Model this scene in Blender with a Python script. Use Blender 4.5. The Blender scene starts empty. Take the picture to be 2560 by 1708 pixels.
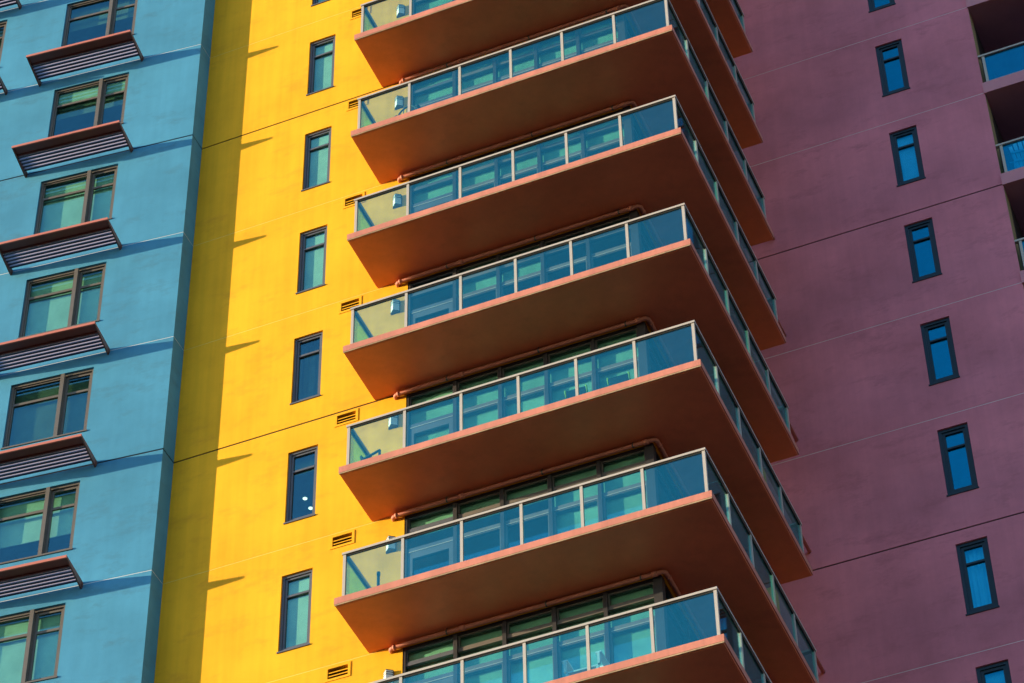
import bpy, math, random
from mathutils import Matrix, Vector
random.seed(4)
C = bpy.context.scene.collection
PI = math.pi
STOREY = 3.0
GROUND = -51.5
TOP = 14.0

# ------------------------------------------------------------------ materials
def nodes(name):
    m = bpy.data.materials.new(name); m.use_nodes = True
    nt = m.node_tree; nt.nodes.clear()
    out = nt.nodes.new('ShaderNodeOutputMaterial')
    return m, nt, out

def paint(name, col, rough=0.75, vary=0.10, stain=0.0, stain_col=None, bump=0.0, scale=1.0, metal=0.0, spec=0.4,
          stretch=(1, 1, 1), grain=60.0, streak=0.0):
    """painted / rendered surface: base colour, broad mottling, scattered stains, fine grain bump"""
    m, nt, out = nodes(name)
    N, L = nt.nodes.new, nt.links.new
    b = N('ShaderNodeBsdfPrincipled')
    b.inputs['Roughness'].default_value = rough
    b.inputs['Metallic'].default_value = metal
    b.inputs['Specular IOR Level'].default_value = spec
    tc = N('ShaderNodeTexCoord')
    mp = N('ShaderNodeMapping'); mp.inputs['Scale'].default_value = stretch
    L(tc.outputs['Object'], mp.inputs['Vector'])
    n1 = N('ShaderNodeTexNoise'); n1.inputs['Scale'].default_value = 0.55 * scale; n1.inputs['Detail'].default_value = 6
    n1.inputs['Roughness'].default_value = 0.62
    L(mp.outputs[0], n1.inputs['Vector'])
    r1 = N('ShaderNodeMapRange'); r1.inputs['From Min'].default_value = .3; r1.inputs['From Max'].default_value = .7
    r1.inputs['To Min'].default_value = 1 - vary; r1.inputs['To Max'].default_value = 1 + vary
    L(n1.outputs['Fac'], r1.inputs['Value'])
    mul = N('ShaderNodeMix'); mul.data_type = 'RGBA'; mul.blend_type = 'MULTIPLY'; mul.inputs['Factor'].default_value = 1
    mul.inputs[6].default_value = (*col, 1)
    L(r1.outputs[0], mul.inputs[7])
    last = mul.outputs[2]
    if streak > 0:
        mp5 = N('ShaderNodeMapping'); mp5.inputs['Scale'].default_value = (5.5, 5.5, .16)
        n5 = N('ShaderNodeTexNoise'); n5.inputs['Scale'].default_value = 1.0; n5.inputs['Detail'].default_value = 7; n5.inputs['Roughness'].default_value = .6
        L(tc.outputs['Object'], mp5.inputs['Vector']); L(mp5.outputs[0], n5.inputs['Vector'])
        r5 = N('ShaderNodeMapRange'); r5.inputs['From Min'].default_value = .35; r5.inputs['From Max'].default_value = .7
        r5.inputs['To Min'].default_value = 1 + streak * .4; r5.inputs['To Max'].default_value = 1 - streak
        L(n5.outputs['Fac'], r5.inputs['Value'])
        m5 = N('ShaderNodeMix'); m5.data_type = 'RGBA'; m5.blend_type = 'MULTIPLY'; m5.inputs['Factor'].default_value = 1
        L(last, m5.inputs[6]); L(r5.outputs[0], m5.inputs[7]); last = m5.outputs[2]
    if stain > 0:
        n2 = N('ShaderNodeTexNoise'); n2.inputs['Scale'].default_value = 1.5 * scale; n2.inputs['Detail'].default_value = 9
        n2.inputs['Roughness'].default_value = .72
        mp2 = N('ShaderNodeMapping'); mp2.inputs['Scale'].default_value = (stretch[0] * .8, stretch[1] * .8, stretch[2] * 1.7)
        mp2.inputs['Location'].default_value = (3.1, 7.7, 1.3)
        L(tc.outputs['Object'], mp2.inputs['Vector']); L(mp2.outputs[0], n2.inputs['Vector'])
        r2 = N('ShaderNodeMapRange'); r2.inputs['From Min'].default_value = .53; r2.inputs['From Max'].default_value = .74
        r2.inputs['To Min'].default_value = 0; r2.inputs['To Max'].default_value = stain
        L(n2.outputs['Fac'], r2.inputs['Value'])
        mx = N('ShaderNodeMix'); mx.data_type = 'RGBA'
        L(r2.outputs[0], mx.inputs['Factor']); L(last, mx.inputs[6]); mx.inputs[7].default_value = (*(stain_col or [c * .5 for c in col]), 1)
        last = mx.outputs[2]
    L(last, b.inputs['Base Color'])
    if bump > 0:
        n3 = N('ShaderNodeTexNoise'); n3.inputs['Scale'].default_value = grain; n3.inputs['Detail'].default_value = 3
        L(tc.outputs['Object'], n3.inputs['Vector'])
        n4 = N('ShaderNodeTexNoise'); n4.inputs['Scale'].default_value = grain / 9; n4.inputs['Detail'].default_value = 4
        L(mp.outputs[0], n4.inputs['Vector'])
        ad = N('ShaderNodeMath'); ad.operation = 'ADD'
        L(n3.outputs['Fac'], ad.inputs[0]); L(n4.outputs['Fac'], ad.inputs[1])
        bp = N('ShaderNodeBump'); bp.inputs['Strength'].default_value = bump; bp.inputs['Distance'].default_value = .012
        L(ad.outputs[0], bp.inputs['Height']); L(bp.outputs[0], b.inputs['Normal'])
    L(b.outputs[0], out.inputs['Surface'])
    return m

def glass(name, tint, refl=0.06, boost=1.0, rcol=(1, 1, 1), wav=0.0):
    """tinted architectural glass: tinted transparency under a fresnel reflection"""
    m, nt, out = nodes(name)
    N, L = nt.nodes.new, nt.links.new
    t = N('ShaderNodeBsdfTransparent')
    tc0 = N('ShaderNodeTexCoord'); nz = N('ShaderNodeTexNoise'); nz.inputs['Scale'].default_value = 2.2; nz.inputs['Detail'].default_value = 5
    L(tc0.outputs['Object'], nz.inputs['Vector'])
    rr = N('ShaderNodeMapRange'); rr.inputs['From Min'].default_value = .3; rr.inputs['From Max'].default_value = .7
    rr.inputs['To Min'].default_value = .93; rr.inputs['To Max'].default_value = 1.03
    L(nz.outputs['Fac'], rr.inputs['Value'])
    mu = N('ShaderNodeMix'); mu.data_type = 'RGBA'; mu.blend_type = 'MULTIPLY'; mu.inputs['Factor'].default_value = 1
    mu.inputs[6].default_value = (*tint, 1); L(rr.outputs[0], mu.inputs[7]); L(mu.outputs[2], t.inputs['Color'])
    g = N('ShaderNodeBsdfGlossy'); g.inputs['Color'].default_value = (*rcol, 1); g.inputs['Roughness'].default_value = .02
    lw = N('ShaderNodeLayerWeight'); lw.inputs['Blend'].default_value = .5
    pw_ = N('ShaderNodeMath'); pw_.operation = 'POWER'; L(lw.outputs['Facing'], pw_.inputs[0]); pw_.inputs[1].default_value = 4.5
    ma = N('ShaderNodeMath'); ma.operation = 'MULTIPLY_ADD'; ma.use_clamp = True
    L(pw_.outputs[0], ma.inputs[0]); ma.inputs[1].default_value = boost; ma.inputs[2].default_value = refl
    if wav > 0:
        tc = N('ShaderNodeTexCoord'); n = N('ShaderNodeTexNoise'); n.inputs['Scale'].default_value = 1.1
        L(tc.outputs['Object'], n.inputs['Vector'])
        bp = N('ShaderNodeBump'); bp.inputs['Strength'].default_value = wav; bp.inputs['Distance'].default_value = .02
        L(n.outputs['Fac'], bp.inputs['Height']); L(bp.outputs[0], g.inputs['Normal'])
    mx = N('ShaderNodeMixShader')
    L(ma.outputs[0], mx.inputs[0]); L(t.outputs[0], mx.inputs[1]); L(g.outputs[0], mx.inputs[2])
    L(mx.outputs[0], out.inputs['Surface'])
    return m

def glow(name, col, s):
    m, nt, out = nodes(name)
    e = nt.nodes.new('ShaderNodeEmission'); e.inputs[0].default_value = (*col, 1); e.inputs[1].default_value = s
    nt.links.new(e.outputs[0], out.inputs['Surface']); return m

M = {}
M['blue'] = paint('blue_stucco', (.080, .285, .45), .85, .15, .8, (.075, .20, .29), .3, 1.0, spec=.06, streak=.05)
M['yellow'] = paint('yellow_stucco', (.86, .42, .024), .85, .12, .6, (.64, .27, .028), .28, 1.0, spec=.06, streak=.09)
M['purple'] = paint('purple_stucco', (.67, .22, .295), .85, .20, .75, (.45, .14, .19), .2, .8, spec=.06, streak=.05)
M['terracotta'] = paint('terracotta_paint', (.56, .20, .140), .5, .09, .25, (.40, .14, .10), .2, 3.0, spec=.35, streak=.16)
M['soffit'] = paint('soffit_bounce_paint', (.76, .222, .10), .42, .13, .5, (.50, .14, .07), .08, 1.2, spec=.35, streak=.05)  # terracotta made lighter and more orange for bounce light off the yellow wall
M['raw'] = paint('raw_concrete_edge', (.38, .25, .15), .9, .3, .6, (.12, .08, .06), .3, 6)
M['maroon'] = paint('maroon_metal', (.17, .040, .028), .5, .06)
M['maroon_lit'] = paint('sunlit_maroon_metal', (.55, .17, .12), .5, .06)  # lighter copy of the maroon, painting the sunlight on its front edge
M['louvre'] = paint('grey_louvre_metal', (.42, .37, .48), .5, .05)
M['louvre_shade'] = paint('shaded_louvre_metal', (.06, .055, .10), .5, .05)  # dark copy of the louvre metal, painting shade on slat undersides
M['bracket'] = paint('bracket_metal', (.16, .07, .05), .5, .05)
M['bronze'] = paint('bronze_frame', (.15, .125, .11), .42, .08, .2, (.24, .19, .12), 0, 5, .0)
M['slate'] = paint('slate_frame', (.10, .105, .13), .45, .08, 0, None, 0, 5)
M['navy'] = paint('shade_blue_frame', (.008, .028, .05), .45, .08, 0, None, 0, 5)  # frame colour with the blue shade of this wing mixed in
M['dark'] = paint('dark_frame_recess_shade', (.045, .04, .042), .4, .08, 0, None, 0, 5)  # frames, and the painted shade deep in the loggias
M['alu'] = paint('champagne_aluminium', (.49, .42, .365), .42, .05, .2, (.45, .33, .25), 0, 4, .15)
M['gasket'] = paint('dark_gasket', (.03, .03, .03), .7, .0)
M['groove_highlight'] = paint('groove_highlight', (.72, .72, .70), .8, .1)  # pale colour paints the light that the blue wall's grooves catch
M['groove_highlight_grey'] = paint('groove_highlight_grey', (.78, .66, .70), .8, .1)  # same painted groove highlight for the purple wall
M['groove_highlight_yellow'] = paint('groove_highlight_yellow', (.80, .60, .12), .8, .1)  # same painted groove highlight for the yellow wall
M['dark_sealant'] = paint('dark_sealant', (.018, .014, .012), .8, .2)
M['tan'] = paint('shaded_yellow_stucco', (.40, .27, .14), .85, .1, spec=.06)  # yellow render with the loggia shade put into its colour
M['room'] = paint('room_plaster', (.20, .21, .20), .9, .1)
M['blind'] = paint('blind_fabric', (.74, .76, .70), .9, .04, 0, None, 0, 1)
M['dimblind'] = paint('grey_blind_fabric', (.22, .23, .20), .9, .08, 0, None, .3, 1, grain=40)
M['curtain'] = paint('curtain_fabric', (.62, .70, .72), .9, .05, 0, None, 0, 1)
M['bright'] = paint('white_curtain_fabric', (.90, .92, .92), .9, .05)
M['lamp_white'] = paint('opal_lamp_glass', (.93, .93, .90), .35, .03)
M['lamp_band'] = paint('lamp_band_metal', (.07, .08, .085), .4, .05)
M['vent_shade'] = paint('vent_shade_brown', (.022, .016, .008), .9, .1)  # near-black colour stands in for shade inside the vents
M['ground'] = paint('asphalt_ground', (.065, .06, .055), .9, .15, .3, (.04, .04, .04), 0, .1)
M['roof'] = paint('roof_gravel', (.3, .29, .27), .9, .15)
M['black'] = paint('black_fabric', (.022, .035, .04), .8, .1)
M['lime'] = paint('lime_webbing', (.60, .78, .03), .6, .05)
M['white'] = paint('white_plastic', (.80, .82, .82), .4, .03)
M['skyblue'] = paint('pale_blue_slats', (.18, .52, .66), .6, .05)
M['darkmetal'] = paint('dark_metal', (.05, .07, .075), .45, .1)
M['window_glass'] = glass('green_tint_window_glass', (.76, .96, .87), .13, .7, (.30, .78, 1.0), .05)
M['balcony_glass'] = glass('teal_rail_glass', (.75, .95, .96), .14, .5, (.18, 1.0, 1.0), .03)
M['blue_glass'] = glass('coated_blue_glass', (.50, .90, .99), .20, .9, (.02, .70, 1.0), .05)
M['glow'] = glow('lit_downlight', (1.0, .97, .9), .8)

# ------------------------------------------------------------------ mesh helpers
class MB:
    def __init__(self): self.v = []; self.f = []; self.m = []; self.smooth = []
    def quad(self, pts, mi=0, sm=False):
        i = len(self.v); self.v += [tuple(p) for p in pts]
        self.f.append(tuple(range(i, i + len(pts)))); self.m.append(mi); self.smooth.append(sm)
    def box(self, a, b, mi=0, rot=None, piv=None):
        x0, y0, z0 = [min(a[i], b[i]) for i in range(3)]; x1, y1, z1 = [max(a[i], b[i]) for i in range(3)]
        P = [Vector(p) for p in ((x0, y0, z0), (x1, y0, z0), (x1, y1, z0), (x0, y1, z0), (x0, y0, z1), (x1, y0, z1), (x1, y1, z1), (x0, y1, z1))]
        if rot is not None:
            c = Vector(piv) if piv else sum(P, Vector()) / 8
            P = [rot @ (p - c) + c for p in P]
        i = len(self.v); self.v += [tuple(p) for p in P]
        for f in ((0, 3, 2, 1), (4, 5, 6, 7), (0, 1, 5, 4), (1, 2, 6, 5), (2, 3, 7, 6), (3, 0, 4, 7)):
            self.f.append(tuple(i + k for k in f)); self.m.append(mi); self.smooth.append(False)
    def prism(self, poly, axis, a, b, mi=0):
        """extrude a 2D polygon (counter-clockwise) along an axis from a to b"""
        def P(p, t):
            if axis == 'z': return (p[0], p[1], t)
            if axis == 'y': return (p[0], t, p[1])
            return (t, p[0], p[1])
        n = len(poly); i = len(self.v)
        self.v += [P(p, a) for p in poly] + [P(p, b) for p in poly]
        fs = [tuple(i + k for k in range(n))[::-1], tuple(i + n + k for k in range(n))]
        fs += [(i + k, i + (k + 1) % n, i + n + (k + 1) % n, i + n + k) for k in range(n)]
        for f in fs: self.f.append(f); self.m.append(mi); self.smooth.append(False)
    def tube(self, pts, r, n=10, mi=0, cap=True):
        pts = [Vector(p) for p in pts]; rings = []
        T0 = (pts[1] - pts[0]).normalized()
        up = Vector((0, 0, 1)) if abs(T0.z) < .9 else Vector((1, 0, 0))
        U = T0.cross(up).normalized()
        for k, p in enumerate(pts):
            T = ((pts[min(k + 1, len(pts) - 1)] - pts[max(k - 1, 0)])).normalized()
            U = (U - T * U.dot(T)).normalized(); V = T.cross(U)
            rr = r[k] if isinstance(r, (list, tuple)) else r
            i = len(self.v)
            self.v += [tuple(p + (U * math.cos(2 * PI * j / n) + V * math.sin(2 * PI * j / n)) * rr) for j in range(n)]
            rings.append(i)
        for a, b in zip(rings, rings[1:]):
            for j in range(n):
                self.f.append((a + j, a + (j + 1) % n, b + (j + 1) % n, b + j)); self.m.append(mi); self.smooth.append(True)
        if cap:
            self.f.append(tuple(rings[0] + j for j in range(n))[::-1]); self.m.append(mi); self.smooth.append(False)
            self.f.append(tuple(rings[-1] + j for j in range(n))); self.m.append(mi); self.smooth.append(False)
    def build(self, name, mats, parent=None, loc=(0, 0, 0), bevel=0):
        me = bpy.data.meshes.new(name)
        me.from_pydata(self.v, [], self.f)
        for mm in (mats if isinstance(mats, (list, tuple)) else [mats]): me.materials.append(mm)
        me.polygons.foreach_set('material_index', self.m); me.polygons.foreach_set('use_smooth', self.smooth)
        me.update()
        o = bpy.data.objects.new(name, me); C.objects.link(o)
        o.location = loc
        if parent: o.parent = parent
        if bevel:
            md = o.modifiers.new('soft_edges', 'BEVEL'); md.width = bevel; md.segments = 1; md.limit_method = 'ANGLE'
        return o

def tag(o, label, cat, group=None, kind=None):
    if label: o['label'] = label
    if cat: o['category'] = cat
    if group: o['group'] = group
    if kind: o['kind'] = kind
    return o

def thing(name, label, cat, loc=(0, 0, 0), rz=0, group=None):
    o = bpy.data.objects.new(name, None); C.objects.link(o); o.empty_display_size = .3
    o.location = loc; o.rotation_euler = (0, 0, rz)
    return tag(o, label, cat, group)

def copy_tree(o, parent=None, loc=None):
    c = o.copy(); C.objects.link(c); c.parent = parent
    if loc is not None: c.location = loc
    for ch in list(o.children): copy_tree(ch, c)
    return c

# a wall sheet in local axes: u along x' , v = z ; origin O, direction U, inward D (unit vectors)
def wall_sheet(mb, O, U, D, u0, u1, z0, z1, holes=(), joints=(), mi=0, jmi=lambda k: 1, rev=.12, jh=.008, jd=.014):
    O, U, D = Vector(O), Vector(U), Vector(D)
    def P(u, z, d=0): return tuple(O + U * u + D * d + Vector((0, 0, z)))
    us = sorted({round(x, 4) for x in [u0, u1] + [h[0] for h in holes] + [h[1] for h in holes] if u0 <= x <= u1})
    jw = lambda k: .017 if jmi(k) == 2 else jh
    zs = {round(z0, 4), round(z1, 4)}
    for h in holes: zs |= {round(h[2], 4), round(h[3], 4)}
    for k, j in joints: zs |= {round(j - jw(k), 4), round(j + jw(k), 4)}
    zs = sorted(zs)
    flip = U.cross(Vector((0, 0, 1))).dot(D) > 0     # outward normal should be -D
    def q(a, b, c, d, m):
        mb.quad([a, b, c, d] if not flip else [d, c, b, a], m)
    for a, b in zip(us, us[1:]):
        for c, d in zip(zs, zs[1:]):
            uc, zc = (a + b) / 2, (c + d) / 2
            if any(h[0] < uc < h[1] and h[2] < zc < h[3] for h in holes): continue
            jk = [k for k, j in joints if abs(zc - j) < jw(k)]
            if jk:
                m = jmi(jk[0]); jd_ = jd if m == 2 else .003
                q(P(a, c, jd_), P(b, c, jd_), P(b, d, jd_), P(a, d, jd_), m)
                q(P(a, c), P(b, c), P(b, c, jd_), P(a, c, jd_), mi)
                q(P(a, d, jd_), P(b, d, jd_), P(b, d), P(a, d), mi)
            else:
                q(P(a, c), P(b, c), P(b, d), P(a, d), mi)
    for h in holes:                                   # reveals
        a, b, c, d = h[:4]
        q(P(a, c), P(a, c, rev), P(a, d, rev), P(a, d), mi)
        q(P(b, c, rev), P(b, c), P(b, d), P(b, d, rev), mi)
        q(P(a, d, rev), P(b, d, rev), P(b, d), P(a, d), mi)
        q(P(a, c), P(b, c), P(b, c, rev), P(a, c, rev), mi)

def room(mb, O, U, D, hole, out, depth, mi, rev=.12, left=None, right=None):
    """closed room behind an opening: wider than the opening, joined to its reveal"""
    O, U, D = Vector(O), Vector(U), Vector(D)
    def P(u, z, d): return tuple(O + U * u + D * d + Vector((0, 0, z)))
    a, b, c, d = hole[:4]
    A = a - (out if left is None else left); B = b + (out if right is None else right); Cc = c - out * .5; Dd = d + .12
    e, g = rev, rev + depth
    mb.quad([P(A, Cc, g), P(B, Cc, g), P(B, Dd, g), P(A, Dd, g)], mi)
    mb.quad([P(A, Cc, e), P(A, Cc, g), P(A, Dd, g), P(A, Dd, e)], mi)
    mb.quad([P(B, Cc, g), P(B, Cc, e), P(B, Dd, e), P(B, Dd, g)], mi)
    mb.quad([P(A, Dd, e), P(A, Dd, g), P(B, Dd, g), P(B, Dd, e)], mi)
    mb.quad([P(A, Cc, e), P(B, Cc, e), P(B, Cc, g), P(A, Cc, g)], mi)
    for (p, q_, r, s) in ((A, a, Cc, Dd), (b, B, Cc, Dd), (a, b, Cc, c), (a, b, d, Dd)):
        if q_ - p > 1e-4 and s - r > 1e-4:
            mb.quad([P(p, r, e), P(q_, r, e), P(q_, s, e), P(p, s, e)], mi)

def ring(mb, x0, x1, z0, z1, w, y0, y1, mi=0, wt=None, wb=None):
    wt = wt or w; wb = wb or w
    mb.box((x0, y0, z0), (x0 + w, y1, z1), mi); mb.box((x1 - w, y0, z0), (x1, y1, z1), mi)
    mb.box((x0 + w, y0, z1 - wt), (x1 - w, y1, z1), mi); mb.box((x0 + w, y0, z0), (x1 - w, y1, z0 + wb), mi)

# ------------------------------------------------------------------ blinds
def blind_mesh(kind, w, h, drop):
    """roller blind / venetian blind / curtain hanging from z=0 down, x 0..w, front at y=0"""
    mb = MB()
    if kind == 'roller':
        mb.box((0, 0, -drop), (w, .004, 0)); mb.box((0, -.006, -drop - .02), (w, .008, -drop)); mb.tube([(0, .03, .02), (w, .03, .02)], .03, 8)
    elif kind == 'venetian':
        n = int(drop / .05)
        for k in range(n):
            z = -k * .05 - .03
            mb.box((0, 0, z - .002), (w, .05, z + .002), 0, Matrix.Rotation(math.radians(-58), 3, 'X'))
        mb.box((0, -.005, -.02), (w, .05, .03))
        mb.box((0, .045, -drop), (w, .048, 0))
    else:
        n = 26; pts = []
        for k in range(n + 1):
            x = w * k / n
            pts.append((x, .05 + .03 * math.sin(k * 1.9) + .018 * math.sin(k * .83 + 1)))
        for (a, b) in zip(pts, pts[1:]):
            mb.quad([(a[0], a[1], -drop), (b[0], b[1], -drop), (b[0], b[1], 0), (a[0], a[1], 0)], 0, True)
    return mb

# ================================================================== THE BLUE TOWER
ANG = math.atan(.108)
blue = thing('apartment_tower', 'sky blue stucco apartment tower with wide bronze windows beneath maroon sunshades', 'building', (0, -.432, 0), ANG, 'coloured apartment towers')
KS = list(range(-2, 8))
bw = dict(a=-3.39, b=-1.64, t=-.35, bo=-2.05)
SH2 = -3.20
bholes = []
for k in KS:
    for s in (0, SH2):
        bholes.append((bw['a'] + s, bw['b'] + s, -k * STOREY + bw['bo'], -k * STOREY + bw['t']))
joints = [(k, -k * STOREY) for k in range(-4, 17)]
darkj = lambda k: 2 if (k - 1) % 3 == 0 else 1
mb = MB()
wall_sheet(mb, (0, 0, 0), (1, 0, 0), (0, 1, 0), -12, 0, GROUND, TOP, bholes, joints, 0, darkj, .12)
# return wall into the yellow tower, world +y seen from this rotated frame
ret = Vector((math.sin(ANG), math.cos(ANG), 0))
wall_sheet(mb, (0, 0, 0), ret, (-ret.y, ret.x, 0), 0, .60, GROUND, TOP, (), joints, 0, darkj)
for h in bholes: room(mb, (0, 0, 0), (1, 0, 0), (0, 1, 0), h, .3, 1.6, 3)
mb.quad([(-12, 0, GROUND), (-12, 9, GROUND), (-12, 9, TOP), (-12, 0, TOP)]); mb.quad([(-12, 9, GROUND), (-1, 9, GROUND), (-1, 9, TOP), (-12, 9, TOP)])
mb.quad([(-12, 0, TOP), (0, 0, TOP), (-.0 + ret.x * .6, ret.y * .6, TOP), (-1, 9, TOP), (-12, 9, TOP)], 4)
mb.build('wall', [M['blue'], M['groove_highlight'], M['dark_sealant'], M['room'], M['roof']], blue)

def blue_window():
    W = bw['b'] - bw['a']; H = bw['t'] - bw['bo']      # origin at upper left corner of the opening
    mb = MB()
    ring(mb, 0, W, -H, 0, .05, .045, .118, 0)
    mb.box((1.075, .002, -H + .05), (1.145, .118, -.05))                        # mullion standing proud
    mb.box((1.06, -.008, -H + .01), (1.14, .002, -.01))                         # its cover strip
    ring(mb, .05, 1.075, -H + .05, -.05, .03, .07, .115, 0)
    mb.box((.08, .066, -.545), (1.045, .115, -.485))                            # transom
    ring(mb, 1.145, W - .05, -H + .05, -.05, .055, .08, .117, 0)                # opening sash, set deeper
    mb.box((1.20, .078, -.545), (W - .105, .116, -.49))
    f = mb.build('window', M['bronze'], None)
    p = MB(); p.box((.08, .094, -H + .08), (1.045, .100, -.08)); p.build('pane', M['window_glass'], f)
    p = MB(); p.box((1.20, .100, -H + .105), (W - .105, .106, -.105)); p.build('pane', M['window_glass'], f)
    s = MB(); s.box((-.015, -.022, -H - .035), (W + .015, .03, -H)); s.box((.0, .03, -H + .0005), (W, .044, -H + .012)); s.build('sill', M['bronze'], f)
    return f
proto = blue_window()
def add_blind(win, kind, mat, x, y, z, w, drop, name='blind'):
    return blind_mesh(kind, w, 0, drop).build(name, mat, win, (x, y, z))
W = bw['b'] - bw['a']; H = bw['t'] - bw['bo']
bl = {-1: [('roller', 'dimblind', .24, .75)], 0: [('roller', 'blind', .13, .44), ('roller', 'dimblind', .22, .80)],
      1: [('roller', 'blind', .17, 1.72)], 2: [('roller', 'blind', .17, 1.72)], 3: [('venetian', 'dimblind', .16, 1.72)],
      4: [('roller', 'blind', .20, 1.14)], 5: [('roller', 'blind', .17, 1.72)], 6: [('roller', 'blind', .17, 1.0)], -2: [('roller', 'blind', .17, 1.2)], 7: [('roller', 'blind', .17, 1.72)]}
for k in KS:
    for s in (0, SH2):
        w = proto if (k == KS[0] and s == 0) else copy_tree(proto)
        w.parent = blue; w.location = (bw['a'] + s, 0, -k * STOREY + bw['t'])
        if (k, s) != (KS[0], 0) or True:
            pass
for w in [o for o in blue.children if o.name.startswith('window')]:
    k = round((bw['t'] - w.location.z) / STOREY)
    kk = k if w.location.x > -4 else (k * 3) % 7 - 1
    for (kind, mat, y, drop) in bl[kk]:
        add_blind(w, kind, M[mat], -.05, y, .03, W + .1, drop)

# ---- sunshades: one thing each, bolted to the blue wall
SP, SA, SB = .76, -3.775, -1.345          # projection, left and right end along the wall
def sunshade():
    L = SB - SA
    t = thing('sunshade', None, None)
    b = MB(); b.box((.03, -SP + .015, .045), (L - .03, -SP + .245, .065)); b.box((.03, -SP + .225, .020), (L - .03, -SP + .245, .045))
    fb = b.build('front_board', M['maroon'], t)
    e = MB(); e.box((.0, -SP - .012, .018), (L, -SP + .015, .078)); e.build('front_edge', M['maroon_lit'], fb)
    for x in (0, L - .03):
        b = MB(); b.prism([(-SP + .015, .075), (-SP + .015, .03), (-.05, -.105), (-.004, -.105), (-.004, .062)], 'x', x, x + .03)
        b.box((x - .012, -.05, -.07), (x + .042, -.002, .03))
        b.build('bracket', M['bracket'], t)
    for k in range(5):
        y = -SP + .258 + k * .090
        b = MB(); b.box((.03, y, .0), (L - .03, y + .048, .005), 1); b.box((.03, y - .006, .0), (L - .03, y, .052))
        b.build('slat', [M['louvre'], M['louvre_shade']], t)  # web pale as lit, flange coloured dark as shaded
    return t
sp = sunshade()
u = Vector((math.cos(ANG), math.sin(ANG), 0))
ords = {-1: 'almost cut off at the top left corner of the photo', 0: 'first from the top', 1: 'second from the top', 2: 'third from the top', 3: 'fourth from the top', 4: 'fifth from the top', 5: 'lowest one'}
first = True
for k in range(-1, 6):
    for col in (0, 1):
        if col == 1 and k > 1: continue
        if col == 0 and k < 0: continue
        o = sp if first else copy_tree(sp); first = False
        p = Vector((0, -.432, -k * STOREY)) + u * (SA + (SH2 if col else 0))
        o.location = p; o.rotation_euler = (0, 0, ANG)
        if col == 0:
            what = {0: 'top sunshade of the full column, below the window cut by the photo edge', 1: 'second sunshade down the full column, below the half lowered blind',
                    2: 'third sunshade down the full column on the blue wall', 3: 'fourth sunshade down the full column on the blue wall',
                    4: 'fifth sunshade down the full column, above the window with a half drawn blind', 5: 'lowest sunshade on the blue wall, above the bottom left window'}[k]
            lab = 'maroon ' + what
        else:
            lab = {-1: 'maroon sunshade end peeking in at the very top left corner of the photo', 0: 'cropped maroon sunshade at the left photo edge, upper end only showing',
                   1: 'cropped maroon sunshade hidden beyond the left photo edge'}[k]
        tag(o, lab, 'sunshade', 'maroon louvred sunshades on the blue wall')
for o in [o for o in C.objects if o.get('label', '').endswith('hidden beyond the left photo edge')]:
    for c in list(o.children):
        for g in list(c.children): bpy.data.objects.remove(g)
        bpy.data.objects.remove(c)
    bpy.data.objects.remove(o)

# ================================================================== THE YELLOW TOWER
yel = thing('apartment_tower', 'bright yellow stucco apartment tower with glazed corner and stacked terracotta balconies', 'building', (0, 0, 0), 0, 'coloured apartment towers')
XG0, XG1 = 4.82, 9.53                     # glazed corner on the front
YD = 7.211                                # where the purple front stands
yw = dict(a=2.43, b=3.04, t=-.65, bo=-2.39)
vent = dict(a=3.37, b=3.85, t=-.045, bo=-.36)
holes = []; sideholes = []
for k in KS:
    z = -k * STOREY
    holes.append((yw['a'], yw['b'], z + yw['bo'], z + yw['t']))
    holes.append((vent['a'] + .045, vent['b'] - .045, z + vent['bo'] + .05, z + vent['t'] - .05))
    holes.append((XG0, XG1, z - 2.81, z - .06))
    sideholes.append((.0, 3.6, z - 2.81, z - .06))
mb = MB()
wall_sheet(mb, (0, 0, 0), (1, 0, 0), (0, 1, 0), -.35, XG1, GROUND, TOP, holes, joints, 0, darkj, .12)
wall_sheet(mb, (XG1, 0, 0), (0, 1, 0), (-1, 0, 0), 0, YD, GROUND, TOP, sideholes, joints, 0, darkj, .12)
for k in KS:
    z = -k * STOREY
    room(mb, (0, 0, 0), (1, 0, 0), (0, 1, 0), (yw['a'], yw['b'], z + yw['bo'], z + yw['t']), .35, 2.2, 3, left=1.5)
    a, b = vent['a'] + .045, vent['b'] - .045
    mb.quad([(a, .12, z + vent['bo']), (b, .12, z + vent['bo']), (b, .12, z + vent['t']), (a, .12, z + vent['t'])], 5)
    # flat behind the glazed corner: floor, ceiling, two back walls
    mb.quad([(XG0 - .4, .12, z - .05), (XG1 - .12, .12, z - .05), (XG1 - .12, 3.6, z - .05), (XG0 - .4, 3.6, z - .05)], 3)
    mb.quad([(XG0 - .4, .12, z - 2.82), (XG0 - .4, 3.6, z - 2.82), (XG1 - .12, 3.6, z - 2.82), (XG1 - .12, .12, z - 2.82)], 3)
    mb.quad([(XG0 - .4, 3.6, z - 2.82), (XG0 - .4, 3.6, z - .05), (XG1 - .12, 3.6, z - .05), (XG1 - .12, 3.6, z - 2.82)], 3)
    mb.quad([(XG0 - .4, .12, z - 2.82), (XG0 - .4, .12, z - .05), (XG0 - .4, 3.6, z - .05), (XG0 - .4, 3.6, z - 2.82)], 3)
    mb.quad([(XG0 - .4, .12, z - 2.82), (XG0, .12, z - 2.82), (XG0, .12, z - .05), (XG0 - .4, .12, z - .05)], 3)
    mb.quad([(XG1 - .12, .12, z - .06), (XG0, .12, z - .06), (XG0, .12, z - .05), (XG1 - .12, .12, z - .05)], 3)
mb.quad([(-.35, 0, TOP), (XG1, 0, TOP), (XG1, YD, TOP), (-.35, YD, TOP)], 4)
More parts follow.
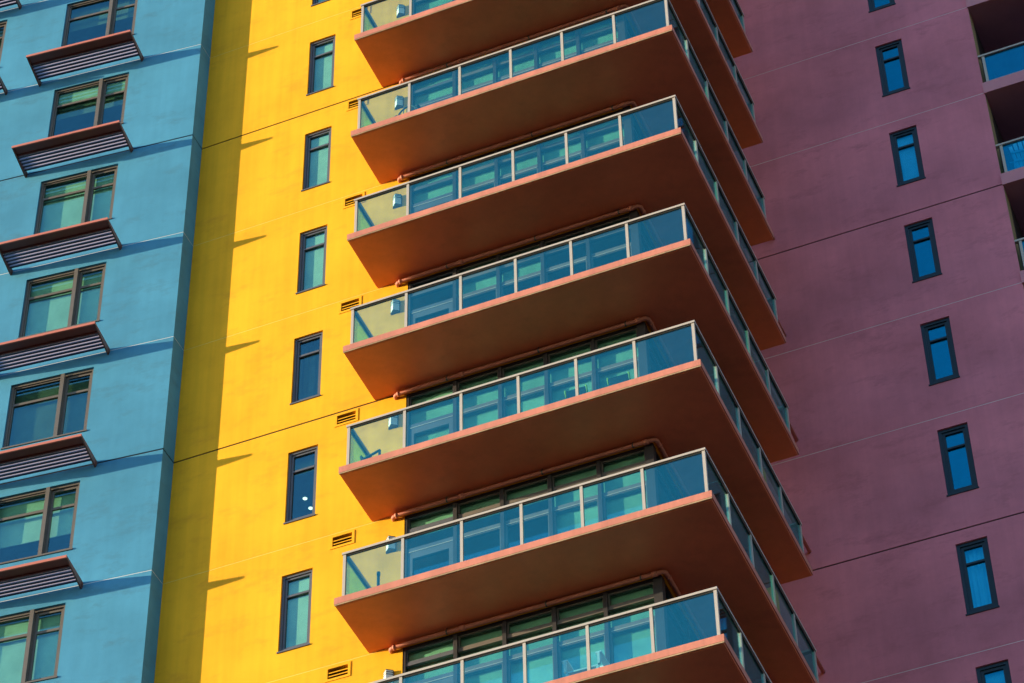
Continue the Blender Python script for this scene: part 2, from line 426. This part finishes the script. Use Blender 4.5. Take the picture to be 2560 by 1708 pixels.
mb.quad([(-.35, YD, GROUND), (-.35, 0, GROUND), (-.35, 0, TOP), (-.35, YD, TOP)], 0)
mb.build('wall', [M['yellow'], M['groove_highlight_yellow'], M['dark_sealant'], M['room'], M['roof'], M['vent_shade']], yel)

def narrow_window(Wn, Hn, fw, fm, gm, tz, fwb=None):
    mb = MB()
    ring(mb, 0, Wn, -Hn, 0, fw * .55, .04, .118, 0, wb=fw * .8)
    ring(mb, fw * .55, Wn - fw * .55, -Hn + fw * .8, -fw * .55, fw * .5, .065, .117, 0)
    mb.box((fw, .06, tz - .025), (Wn - fw, .117, tz + .02))
    f = mb.build('window', fm, None)
    p = MB(); p.box((fw, .094, -Hn + fw), (Wn - fw, .100, -fw)); p.build('pane', gm, f)
    s = MB(); s.box((-.015, -.022, -Hn - .03), (Wn + .015, .03, -Hn)); s.build('sill', fm, f)
    return f
Wy, Hy = yw['b'] - yw['a'], yw['t'] - yw['bo']
py = narrow_window(Wy, Hy, .085, M['slate'], M['window_glass'], -.46)
for k in KS:
    o = py if k == KS[0] else copy_tree(py)
    o.parent = yel; o.location = (yw['a'], 0, -k * STOREY + yw['t'])
yb = {-2: ('roller', 'blind', .13), -1: ('roller', 'blind', .13), 0: ('roller', 'blind', .135), 1: ('roller', 'blind', .125), 2: ('roller', 'blind', .13),
      3: ('curtain', 'dimblind', .30), 5: ('roller', 'blind', .13), 6: ('roller', 'blind', .13), 7: ('roller', 'blind', .13)}
for w in [o for o in yel.children if o.name.startswith('window')]:
    k = round((yw['t'] - w.location.z) / STOREY)
    if k in yb:
        kind, mat, y = yb[k]; add_blind(w, kind, M[mat], -.1, y, .05, Wy + .2, Hy + .05)
    elif k == 4:
        add_blind(w, 'roller', M['dimblind'], -.05, .25, .05, Wy + .1, .42)

def vent_grille():
    Wv, Hv = vent['b'] - vent['a'], vent['t'] - vent['bo']
    mb = MB(); ring(mb, 0, Wv, -Hv, 0, .048, -.014, .03, 0)
    f = mb.build('vent_grille', M['yellow'], None)
    for j in range(3):
        z = -.125 - j * .072
        s = MB(); s.box((.048, -.004, z - .020), (Wv - .048, .010, z)); s.prism([(.010, z - .012), (.010, z), (.10, z + .045), (.10, z + .033)], 'x', .048, Wv - .048, 1)
        s.build('louvre', [M['yellow'], M['vent_shade']], f)  # inner blade coloured dark for the shade in the gaps
    return f
pv = vent_grille()
for k in KS:
    o = pv if k == KS[0] else copy_tree(pv)
    o.parent = yel; o.location = (vent['a'], 0, -k * STOREY + vent['t'])

# ---- glazing of the corner flats
FRONT_M = [4.82, 5.80, 6.695, 7.60, 8.52, 9.40]
def glazed_wall():
    mb = MB()
    zt, zb = -.06, -2.81
    mb.box((XG0, .015, zt - .055), (XG1 - .02, .11, zt)); mb.box((XG0, .015, zb), (XG1 - .02, .11, zb + .08))
    mb.box((XG0, .01, zb + .08), (XG0 + .05, .11, zt - .055))
    for x in FRONT_M[1:-1]: mb.box((x - .035, -.012, zb + .08), (x + .035, .11, zt - .055))
    mb.box((XG1 - .15, -.012, zb + .08), (XG1 + .006, .14, zt - .002))              # corner post
    SIDE = [.14, 1.25, 2.4, 3.6]
    for y in SIDE[1:-1]: mb.box((XG1 - .11, y - .035, zb + .08), (XG1 + .012, y + .035, zt - .055))
    mb.box((XG1 - .11, .14, zt - .055), (XG1 - .015, 3.6, zt)); mb.box((XG1 - .11, .14, zb), (XG1 - .015, 3.6, zb + .08)); mb.box((XG1 - .11, 3.55, zb + .08), (XG1 - .01, 3.6, zt - .055))
    f = mb.build('glazed_wall', M['dark'], None)
    xs = [XG0 + .05] + FRONT_M[1:-1] + [XG1 - .15]
    for i in range(5):
        a = xs[i] + (.035 if i else 0); b = xs[i + 1] - (.035 if i < 4 else 0)
        s = MB(); s.box((a, .03, -.47), (b, .10, -.40)); s.box((a, .03, -.93), (b, .10, -.85)); ring(s, a, b, -.40, zt - .055, .028, .04, .10)
        s.box((a + .03, .024, -.945), (b - .02, .031, -.93), 1)
        if i == 0:
            ring(s, a, b, zb + .08, -.93, .10, .035, .095, wt=.16)
        else:
            ring(s, a, b, zb + .08, -.93, .035, .04, .10)
        s.build('sash', [M['bronze'] if i else M['slate'], M['alu']], f)
        p = MB(); p.box((a + .01, .068, zb + .10), (b - .01, .074, zt - .07)); p.build('pane', M['window_glass'], f)
    for y0, y1 in zip(SIDE, SIDE[1:]):
        p = MB(); p.box((XG1 - .07, y0 + .01, zb + .09), (XG1 - .064, y1 - .01, zt - .06)); p.build('pane', M['window_glass'], f)
        s = MB(); s.box((XG1 - .10, y0 + .035, -.47), (XG1 - .03, y1 - .035, -.40)); s.build('sash', M['dark'], f)
    return f
pg = glazed_wall()
for k in KS:
    o = pg if k == KS[0] else copy_tree(pg)
    o.parent = yel; o.location = (0, 0, -k * STOREY)
gb = {-2: [1, 1, 1, 1, 1], -1: [1, 1, 1, 1, 1], 0: [1, 1, 1, 1, 1], 1: [.62, .62, .62, .62, .62], 2: [1, 1, .9, 1, .55], 3: [0, .28, .28, 0, 0], 4: [1, 1, 1, 1, 1], 5: [.16, .16, .16, 1, 1], 6: [1, 1, 1, 1, 1], 7: [1, 1, 1, 1, 1]}
for g in [o for o in yel.children if o.name.startswith('glazed_wall')]:
    k = round(-g.location.z / STOREY)
    for i, amt in enumerate(gb[k]):
        if amt <= 0: continue
        a = FRONT_M[i] + .02; b = FRONT_M[i + 1] - .02
        add_blind(g, 'roller', M['blind'], a, .145, -.075, b - a, 2.62 * amt)

# ---- balconies
XL, XR, BF, YB = 4.172, 10.932, -1.38, 4.59
ZT, TH = -2.812, .175
RX0, RX1, RY, RYB = 4.295, 10.82, -1.26, 4.44
def balcony():
    mb = MB()
    def Lshape(i): return [(XL + i, BF + i), (XR - i, BF + i), (XR - i, YB - i), (XG1 + .02, YB - i), (XG1 + .02, -.004), (XL + i, -.004)]
    mb.prism(Lshape(0), 'z', ZT - .138, ZT, 0)
    mb.prism(Lshape(.022), 'z', ZT - TH + .006, ZT - .1382, 2)
    mb.prism(Lshape(.045), 'z', ZT - TH, ZT - TH + .0058, 2)
    mb.box((XL + .004, BF + .005, ZT - .166), (XR - .004, BF + .021, ZT - .1384), 1)
    s = mb.build('balcony', [M['terracotta'], M['raw'], M['soffit']], None)
    zt = ZT + 1.045
    hb = .032
    def post(x, y):
        p = MB(); p.box((x - .026, y - .026, ZT), (x + .026, y + .026, zt - .048)); p.box((x - .05, y - .05, ZT + .0005), (x + .05, y + .05, ZT + .012)); p.build('post', M['alu'], s)
    nx = 7; xs = [RX0 + (RX1 - RX0) * i / (nx - 1) for i in range(nx)]
    ny = 6; ys = [RY + (RYB - RY) * i / (ny - 1) for i in range(ny)]
    for x in xs: post(x, RY)
    for y in ys[1:]: post(RX1, y)
    def glass_x(x0, x1, y):
        p = MB(); p.box((x0 + .032, y - .005, ZT + .05), (x1 - .032, y + .005, zt - .05)); g = p.build('glass_panel', M['balcony_glass'], s)
    def glass_y(x, y0, y1):
        p = MB(); p.box((x - .005, y0 + .032, ZT + .05), (x + .005, y1 - .032, zt - .05)); p.build('glass_panel', M['balcony_glass'], s)
    for a, b in zip(xs, xs[1:]): glass_x(a, b, RY)
    for a, b in zip(ys, ys[1:]): glass_y(RX1, a, b)
    glass_y(RX0, RY, -.01)
    glass_x(XG1 + .05, RX1, RYB)
    t = MB()
    t.box((RX0 - .042, RY - .042, zt - .045), (RX1 + .042, RY + .042, zt))
    t.box((RX1 - .042, RY + .042, zt - .045), (RX1 + .042, RYB + .042, zt))
    t.box((RX0 - .042, RY + .042, zt - .045), (RX0 + .042, -.003, zt))
    t.box((XG1 + .03, RYB - .042, zt - .0448), (RX1 - .042, RYB + .042, zt - .0002))
    t.box((RX0 + .03, RY - .014, zt - .07), (RX1 - .03, RY + .014, zt - .0452), 1)
    t.box((RX1 - .014, RY + .03, zt - .07), (RX1 + .014, RYB - .03, zt - .0452), 1)
    t.box((RX0 - .014, RY + .03, zt - .07), (RX0 + .014, -.03, zt - .0452), 1)
    t.build('top_rail', [M['alu'], M['gasket']], s)
    t = MB()
    t.box((RX0 + .03, RY - .014, ZT + .02), (RX1 - .03, RY + .014, ZT + .05)); t.box((RX1 - .014, RY + .03, ZT + .02), (RX1 + .014, RYB - .03, ZT + .05))
    t.build('bottom_rail', M['alu'], s)
    return s
pb = balcony()
for k in range(-2, 8):
    o = pb if k == -2 else copy_tree(pb)
    o.parent = yel; o.location = (0, 0, -k * STOREY)

# ---- pipes under the soffits (things)
def arc(p, a, b, r, n=5):
    """points rounding the corner p between directions a (incoming) and b (outgoing)"""
    p, a, b = Vector(p), Vector(a), Vector(b); pts = []
    c = p - a * r + b * r
    for i in range(n + 1):
        t = PI / 2 * i / n
        pts.append(c - b * r * math.cos(t) + a * r * math.sin(t))
    return pts
def pipe():
    t = thing('drain_pipe', None, None)
    zc, yc, r = -.075, -.085, .038
    X1 = 9.63
    pts = [(4.62, -.002, zc - .02)] + arc((4.62, yc, zc - .02), (0, -1, 0), (1, 0, 0), .05) + [(4.9, yc, zc)]
    pts += arc((X1, yc, zc), (1, 0, 0), (0, 1, 0), .07) + arc((X1, 3.3, zc), (0, 1, 0), (1, 0, 0), .07) + arc((10.25, 3.3, zc), (1, 0, 0), (0, 1, 0), .07) + [(10.25, YD - .002, zc)]
    mb = MB(); mb.tube(pts, r, 12); mb.build('pipe_run', M['terracotta'], t)
    for (p, q) in (((4.68, yc, zc - .015), (4.72, yc, zc - .013)), ((5.93, yc, zc), (6.02, yc, zc)), ((9.40, yc, zc), (9.49, yc, zc)), ((X1, .06, zc), (X1, .10, zc))):
        c = MB(); c.tube([p, q], r + .012, 12); c.build('coupling', M['terracotta'], t)
    for x in (5.68, 7.5, 9.2):
        c = MB(); c.tube([(x, yc, zc + .03), (x, yc, .012)], .007, 6); c.tube([(x - .012, yc, zc), (x + .012, yc, zc)], r + .006, 12)
        c.build('hanger', M['darkmetal'], t)
    return t
pp = pipe()
BN = {0: 'topmost', 1: 'second', 2: 'third', 3: 'fourth', 4: 'fifth', 5: 'sixth', 6: 'lowest'}
SOF = {1: 'topmost', 2: 'second', 3: 'third', 4: 'fourth', 5: 'fifth', 6: 'lowest'}
for k in range(1, 7):
    o = pp if k == 1 else copy_tree(pp)
    o.location = (0, 0, -k * STOREY)
    tag(o, 'terracotta pipe bending round the glazed corner under the %s visible balcony soffit' % SOF[k], 'pipe', 'pipes under the balcony soffits')

# ---- wall lamps (things)
def lamp():
    t = thing('wall_lamp', None, None)
    plan = [(0, 0), (0, -.03), (.085, -.11), (.185, -.04), (.185, 0)]
    def ins(i):
        return [(0 + i, 0), (0 + i, -.03 + i * .3), (.085, -.11 + i), (.185 - i, -.04 + i * .3), (.185 - i, 0)]
    b = MB(); b.prism(plan, 'z', -.30, -.285); b.prism(plan, 'z', -.098, -.085); b.prism(plan, 'z', -.05, -.037); b.prism(plan, 'z', -.006, .006)
    b.prism([(-.004, 0), (-.004, -.012), (.189, -.012), (.189, 0)], 'z', -.31, .0055)
    b.build('lamp_frame', M['lamp_band'], t)
    s = MB(); s.prism(ins(.006), 'z', -.2845, -.0985); s.prism(ins(.006), 'z', -.0845, -.0505); s.prism(ins(.006), 'z', -.0365, -.0065); s.build('lamp_shade', M['lamp_white'], t)
    return t
pl = lamp()
for k in range(0, 7):
    o = pl if k == 0 else copy_tree(pl)
    o.location = (4.48, -.002, -k * STOREY - .53)
    lab = {6: 'white wedge wall lamp peeking over the rail of the lowest balcony'}.get(k, 'white wedge wall lamp on the yellow wall behind the %s balcony glass' % BN[k])
    tag(o, lab, 'wall lamp', 'white wall lamps on the yellow wall')

# ---- downlights glowing inside one narrow yellow-wall window
for i, (x, y) in enumerate(((2.12, 1.36), (2.10, 1.65))):
    t = thing('ceiling_light', ['upper glowing round ceiling light inside a narrow yellow wall window', 'lower glowing round ceiling light inside a narrow yellow wall window'][i], 'ceiling light', (x, y, -12 + yw['t'] + .12), 0, 'lit ceiling lights in the flat')
    b = MB(); b.tube([(0, 0, -.02), (0, 0, -.001)], .055, 18); b.build('light_trim', M['white'], t)
    b = MB(); b.tube([(0, 0, -.026), (0, 0, -.0205)], .042, 18); b.build('diffuser', M['glow'], t)

# ================================================================== THE PURPLE TOWER
pur = thing('apartment_tower', 'plum purple stucco apartment tower in shade with narrow navy windows and loggias', 'building', (0, YD, 0), 0, 'coloured apartment towers')
ZP = -.554
pw = dict(a=13.111, b=13.736, t=2.672 - 3 + ZP, bo=.93 - 3 + ZP)
XE = 15.345                                # right-hand edge where the loggias begin
pholes = [(pw['a'], pw['b'], -k * STOREY + pw['bo'], -k * STOREY + pw['t']) for k in KS]
pj = [(k, -k * STOREY + ZP) for k in range(-4, 17)]
mb = MB()
wall_sheet(mb, (0, 0, 0), (1, 0, 0), (0, 1, 0), 6, XE, GROUND, TOP, pholes, pj, 0, darkj, .12)
for h in pholes: room(mb, (0, 0, 0), (1, 0, 0), (0, 1, 0), h, .3, 1.6, 3)
# loggia side wall (yellow render, coloured tan for its shade), back wall, far pier and tower body
LD = 2.4
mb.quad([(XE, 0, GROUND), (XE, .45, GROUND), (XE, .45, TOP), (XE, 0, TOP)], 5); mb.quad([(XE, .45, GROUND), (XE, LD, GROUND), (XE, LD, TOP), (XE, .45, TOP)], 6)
mb.quad([(XE, LD, GROUND), (21, LD, GROUND), (21, LD, TOP), (XE, LD, TOP)], 6)  # back and inner side walls coloured dark to paint the recess shade
mb.box((21, 0, GROUND), (26, 10, TOP), 0)
mb.quad([(6, 0, TOP), (XE, 0, TOP), (XE, LD, TOP), (21, LD, TOP), (21, 10, TOP), (6, 10, TOP)], 4)
mb.quad([(6, 10, GROUND), (6, 0, GROUND), (6, 0, TOP), (6, 10, TOP)], 0)
mb.build('wall', [M['purple'], M['groove_highlight_grey'], M['dark_sealant'], M['room'], M['roof'], M['tan'], M['dark']], pur)
Wp, Hp = pw['b'] - pw['a'], pw['t'] - pw['bo']
ppw = narrow_window(Wp, Hp, .125, M['navy'], M['blue_glass'], -.50)
for k in KS:
    o = ppw if k == KS[0] else copy_tree(ppw)
    o.parent = pur; o.location = (pw['a'], 0, -k * STOREY + pw['t'])
pbk = {0: ('roller', 'blind', .16), 4: ('curtain', 'curtain', .16), 5: ('roller', 'blind', .2)}
for w in [o for o in pur.children if o.name.startswith('window')]:
    k = round((pw['t'] - w.location.z) / STOREY)
    if k in pbk:
        kind, mat, y = pbk[k]; add_blind(w, kind, M['bright'], -.1, y, -.02, Wp + .2, Hp, 'curtain' if kind == 'curtain' else 'blind')

LT, LH = -.26, .34                          # loggia slab: top and thickness
def loggia():
    mb = MB(); mb.box((XE - .012, -.035, LT - LH), (20.98, LD - .003, LT))
    s = mb.build('balcony', M['purple_fascia'], None)
    zt = LT + .95
    xs = [15.46 + 1.09 * i for i in range(6)]
    for x in xs:
        p = MB(); p.box((x - .03, .0, LT), (x + .03, .055, zt - .05)); p.build('post', M['alu'], s)
    for a, b in zip(xs, xs[1:]):
        p = MB(); p.box((a + .03, .022, LT + .06), (b - .03, .032, zt - .055)); p.build('glass_panel', M['blue_glass'], s)
    t = MB(); t.box((XE + .005, -.015, zt - .05), (20.97, .07, zt)); t.build('top_rail', M['alu'], s)
    t = MB(); t.box((xs[0], .012, LT + .02), (xs[-1], .042, LT + .06)); t.build('bottom_rail', M['alu'], s)
    return s
M['purple_fascia'] = paint('mauve_fascia', (.62, .27, .33), .8, .1, .2, None, .15, 1.0, spec=.06)
pl_ = loggia()
for k in range(-2, 8):
    o = pl_ if k == -2 else copy_tree(pl_)
    o.parent = pur; o.location = (0, 0, -k * STOREY)

# ================================================================== balcony furniture (things)
def camp_chair(label, x, y, z, rz):
    t = thing('camp_chair', label, 'chair', (x, y, z), rz, 'folding chairs with lime trim')
    b = MB()
    for s in (-1, 1):
        b.tube([(s * .19, -.20, 0), (s * .19, .22, .21)], .011, 6); b.tube([(s * .19, .22, 0), (s * .19, -.20, .21)], .011, 6)
    b.tube([(-.19, -.2, .012), (.19, -.2, .012)], .010, 6); b.tube([(-.19, .22, .012), (.19, .22, .012)], .010, 6)
    b.build('frame', M['darkmetal'], t)
    b = MB(); b.box((-.19, -.2, .20), (.19, .22, .222)); b.build('seat', M['black'], t)
    b = MB(); b.prism([(-.20, .222), (-.17, .222), (-.27, .455), (-.29, .455)], 'x', -.175, .175); b.build('backrest', M['black'], t)
    for s in (-1, 1):
        b = MB(); b.tube([(s * .195, -.240, .35), (s * .20, -.275, .455), (s * .19, -.30, .47)], .016, 8); b.build('trim_strap', M['lime'], t)
    return t
camp_chair('low dark folding chair with lime trim, left one behind the balcony glass', 8.56, -.82, -14.812, 0)
camp_chair('low dark folding chair with lime trim, right one behind the balcony glass', 9.35, -.82, -14.812, 0)

def plastic_chair(x, y, z, rz):
    t = thing('armchair', 'white plastic armchair behind the lowest balcony glass, armrests showing', 'chair', (x, y, z), rz)
    b = MB(); b.box((-.27, -.25, .40), (.27, .25, .43)); b.build('seat', M['white'], t)
    b = MB(); b.box((-.27, .23, .43), (.27, .26, .85), 0, Matrix.Rotation(math.radians(-10), 3, 'X'), (0, .25, .43)); b.build('backrest', M['white'], t)
    for s in (-1, 1):
        b = MB(); b.box((s * .29 - .05, -.27, .645), (s * .29 + .05, .27, .67)); b.box((s * .29 - .02, -.27, .43), (s * .29 + .02, -.22, .645)); b.build('armrest', M['white'], t)
        for y_ in (-.24, .22):
            b = MB(); b.box((s * .26 - .022, y_ - .022, 0), (s * .26 + .022, y_ + .022, .40)); b.build('leg', M['white'], t)
plastic_chair(8.42, -.72, -20.812, 0)

def sling_chair(label, x, y, z, rz, rounded):
    t = thing('patio_chair', label, 'chair', (x, y, z), rz)
    t.scale = (1, 1, 1) if rounded else (.85, .85, .74)
    b = MB(); b.box((-.26, -.25, .38), (.26, .25, .42)); b.build('seat', M['darkmetal'], t)
    b = MB()
    if rounded:
        pts = [(.24 * math.cos(a), .24, .46 + .28 * math.sin(a)) for a in [PI * i / 12 for i in range(13)]]
        b.tube(pts, .018, 8)
        for i in range(5):
            x_ = -.16 + .08 * i; b.tube([(x_, .24, .42), (x_, .24, .46 + .28 * math.sqrt(max(0, 1 - (x_ / .24) ** 2)))], .008, 6)
    else:
        b.prism([(.22, .42), (.25, .42), (.30, .78), (.27, .80)], 'x', -.26, .26)
    b.build('backrest', M['darkmetal'], t)
    for s in (-1, 1):
        b = MB(); b.box((s * .26 - .025, -.26, .60), (s * .26 + .025, .26, .63)); b.box((s * .26 - .018, -.26, .42), (s * .26 + .018, -.22, .60)); b.build('armrest', M['darkmetal'], t)
        for y_ in (-.22, .22):
            b = MB(); b.box((s * .23 - .02, y_ - .02, 0), (s * .23 + .02, y_ + .02, .38)); b.build('leg', M['darkmetal'], t)
sling_chair('dark patio armchair in the glass corner of the balcony, beside the yellow wall', 4.66, -.78, -14.812, math.radians(75), False)
sling_chair('dark round backed patio chair under the second wall lamp', 5.22, -.70, -5.812, math.radians(170), True)
t = thing('umbrella_stand', 'slim dark post standing on the sixth balcony below its wall lamp', 'post', (4.80, -.98, -17.812))
b = MB(); b.tube([(0, 0, 0), (0, 0, .05)], [.17, .15], 20); b.build('stand_base', M['darkmetal'], t)
b = MB(); b.tube([(0, 0, .05), (0, 0, .66)], .026, 12); b.tube([(0, 0, .60), (0, 0, .67)], .032, 12); b.build('pole', M['darkmetal'], t)

def slat_chair(x, y, z, rz):
    t = thing('slatted_chair', 'pale blue garden chair with fanned slat back on the shaded loggia', 'chair', (x, y, z), rz)
    b = MB()
    for i in range(7):
        f = (i - 3) / 3
        h = .66 + .30 * math.sqrt(max(0, 1 - (f * .95) ** 2))
        b.box((f * .23 - .037, .20, .30), (f * .23 + .037, .222, .30 + h), 0, Matrix.Rotation(f * math.radians(7), 3, 'Y') , (f * .23, .21, .30))
    b.build('backrest', M['skyblue'], t)
    b = MB(); b.box((-.27, .224, .52), (.27, .25, .58)); b.box((-.33, .224, .80), (.33, .25, .85)); b.build('cross_rail', M['skyblue'], t)
    b = MB()
    for i in range(6): b.box((-.27, -.30 + i * .085, .32 - i * .004), (.27, -.30 + i * .085 + .075, .34 - i * .004))
    b.build('seat', M['skyblue'], t)
    for s in (-1, 1):
        b = MB(); b.box((s * .34 - .06, -.36, .53), (s * .34 + .06, .24, .55)); b.build('armrest', M['skyblue'], t)
        b = MB(); b.box((s * .30 - .015, -.34, 0), (s * .30 + .015, -.26, .53)); b.build('leg', M['skyblue'], t)
        b = MB(); b.box((s * .30 - .015, .18, 0), (s * .30 + .015, .26, .53)); b.build('leg', M['skyblue'], t)
slat_chair(15.92, YD + .50, -3.26, math.radians(185))

# ================================================================== ground, sky, sun, camera
mb = MB(); mb.quad([(-2500, -2500, 0), (2500, -2500, 0), (2500, 2500, 0), (-2500, 2500, 0)])
tag(mb.build('ground', M['ground'], None, (0, 0, GROUND)), 'flat dark asphalt far below the towers', 'ground', None, 'structure')

EL = math.radians(8.0)
to_sun = Vector((-2.18, -1.0, 0)).normalized() * math.cos(EL) + Vector((0, 0, math.sin(EL)))
sd = bpy.data.lights.new('sun', 'SUN'); sd.energy = 3.0; sd.angle = math.radians(.5); sd.color = (1.0, .83, .52)
so = bpy.data.objects.new('sun', sd); C.objects.link(so)
so.rotation_euler = to_sun.to_track_quat('Z', 'Y').to_euler(); so.location = (-60, -40, 30)

w = bpy.data.worlds.new('World'); bpy.context.scene.world = w; w.use_nodes = True
nt = w.node_tree; bg = nt.nodes['Background']
sky = nt.nodes.new('ShaderNodeTexSky'); sky.sky_type = 'NISHITA'; sky.sun_disc = False
sky.sun_elevation = EL
sky.sun_rotation = math.atan2(to_sun.x, to_sun.y)
sky.ozone_density = 2.6; sky.dust_density = .2; sky.air_density = 1.0
nt.links.new(sky.outputs[0], bg.inputs[0]); bg.inputs[1].default_value = .15

cd = bpy.data.cameras.new('camera'); cam = bpy.data.objects.new('camera', cd); C.objects.link(cam)
cd.sensor_width = 36; cd.sensor_fit = 'HORIZONTAL'; cd.lens = 7349.8762 / 2560 * 36
cd.clip_start = .5; cd.clip_end = 6000
R = Matrix.Rotation(.3808, 3, 'Z') @ Matrix.Rotation(.7862, 3, 'X') @ Matrix.Rotation(.0217, 3, 'Y') @ Matrix.Rotation(PI / 2, 3, 'X')
cam.matrix_world = Matrix.Translation((21.1645, -35.5113, -49.8451)) @ R.to_4x4()
sc = bpy.context.scene; sc.camera = cam
sc.view_settings.view_transform = 'Standard'; sc.view_settings.look = 'None'; sc.view_settings.gamma = 1
sc.view_settings.exposure = 1.55
sc.cycles.transparent_max_bounces = 32; sc.cycles.max_bounces = 10; sc.cycles.diffuse_bounces = 5
sc.cycles.caustics_reflective = False; sc.cycles.caustics_refractive = False
sc.cycles.use_denoising = True
sc.cycles.sample_clamp_indirect = 6
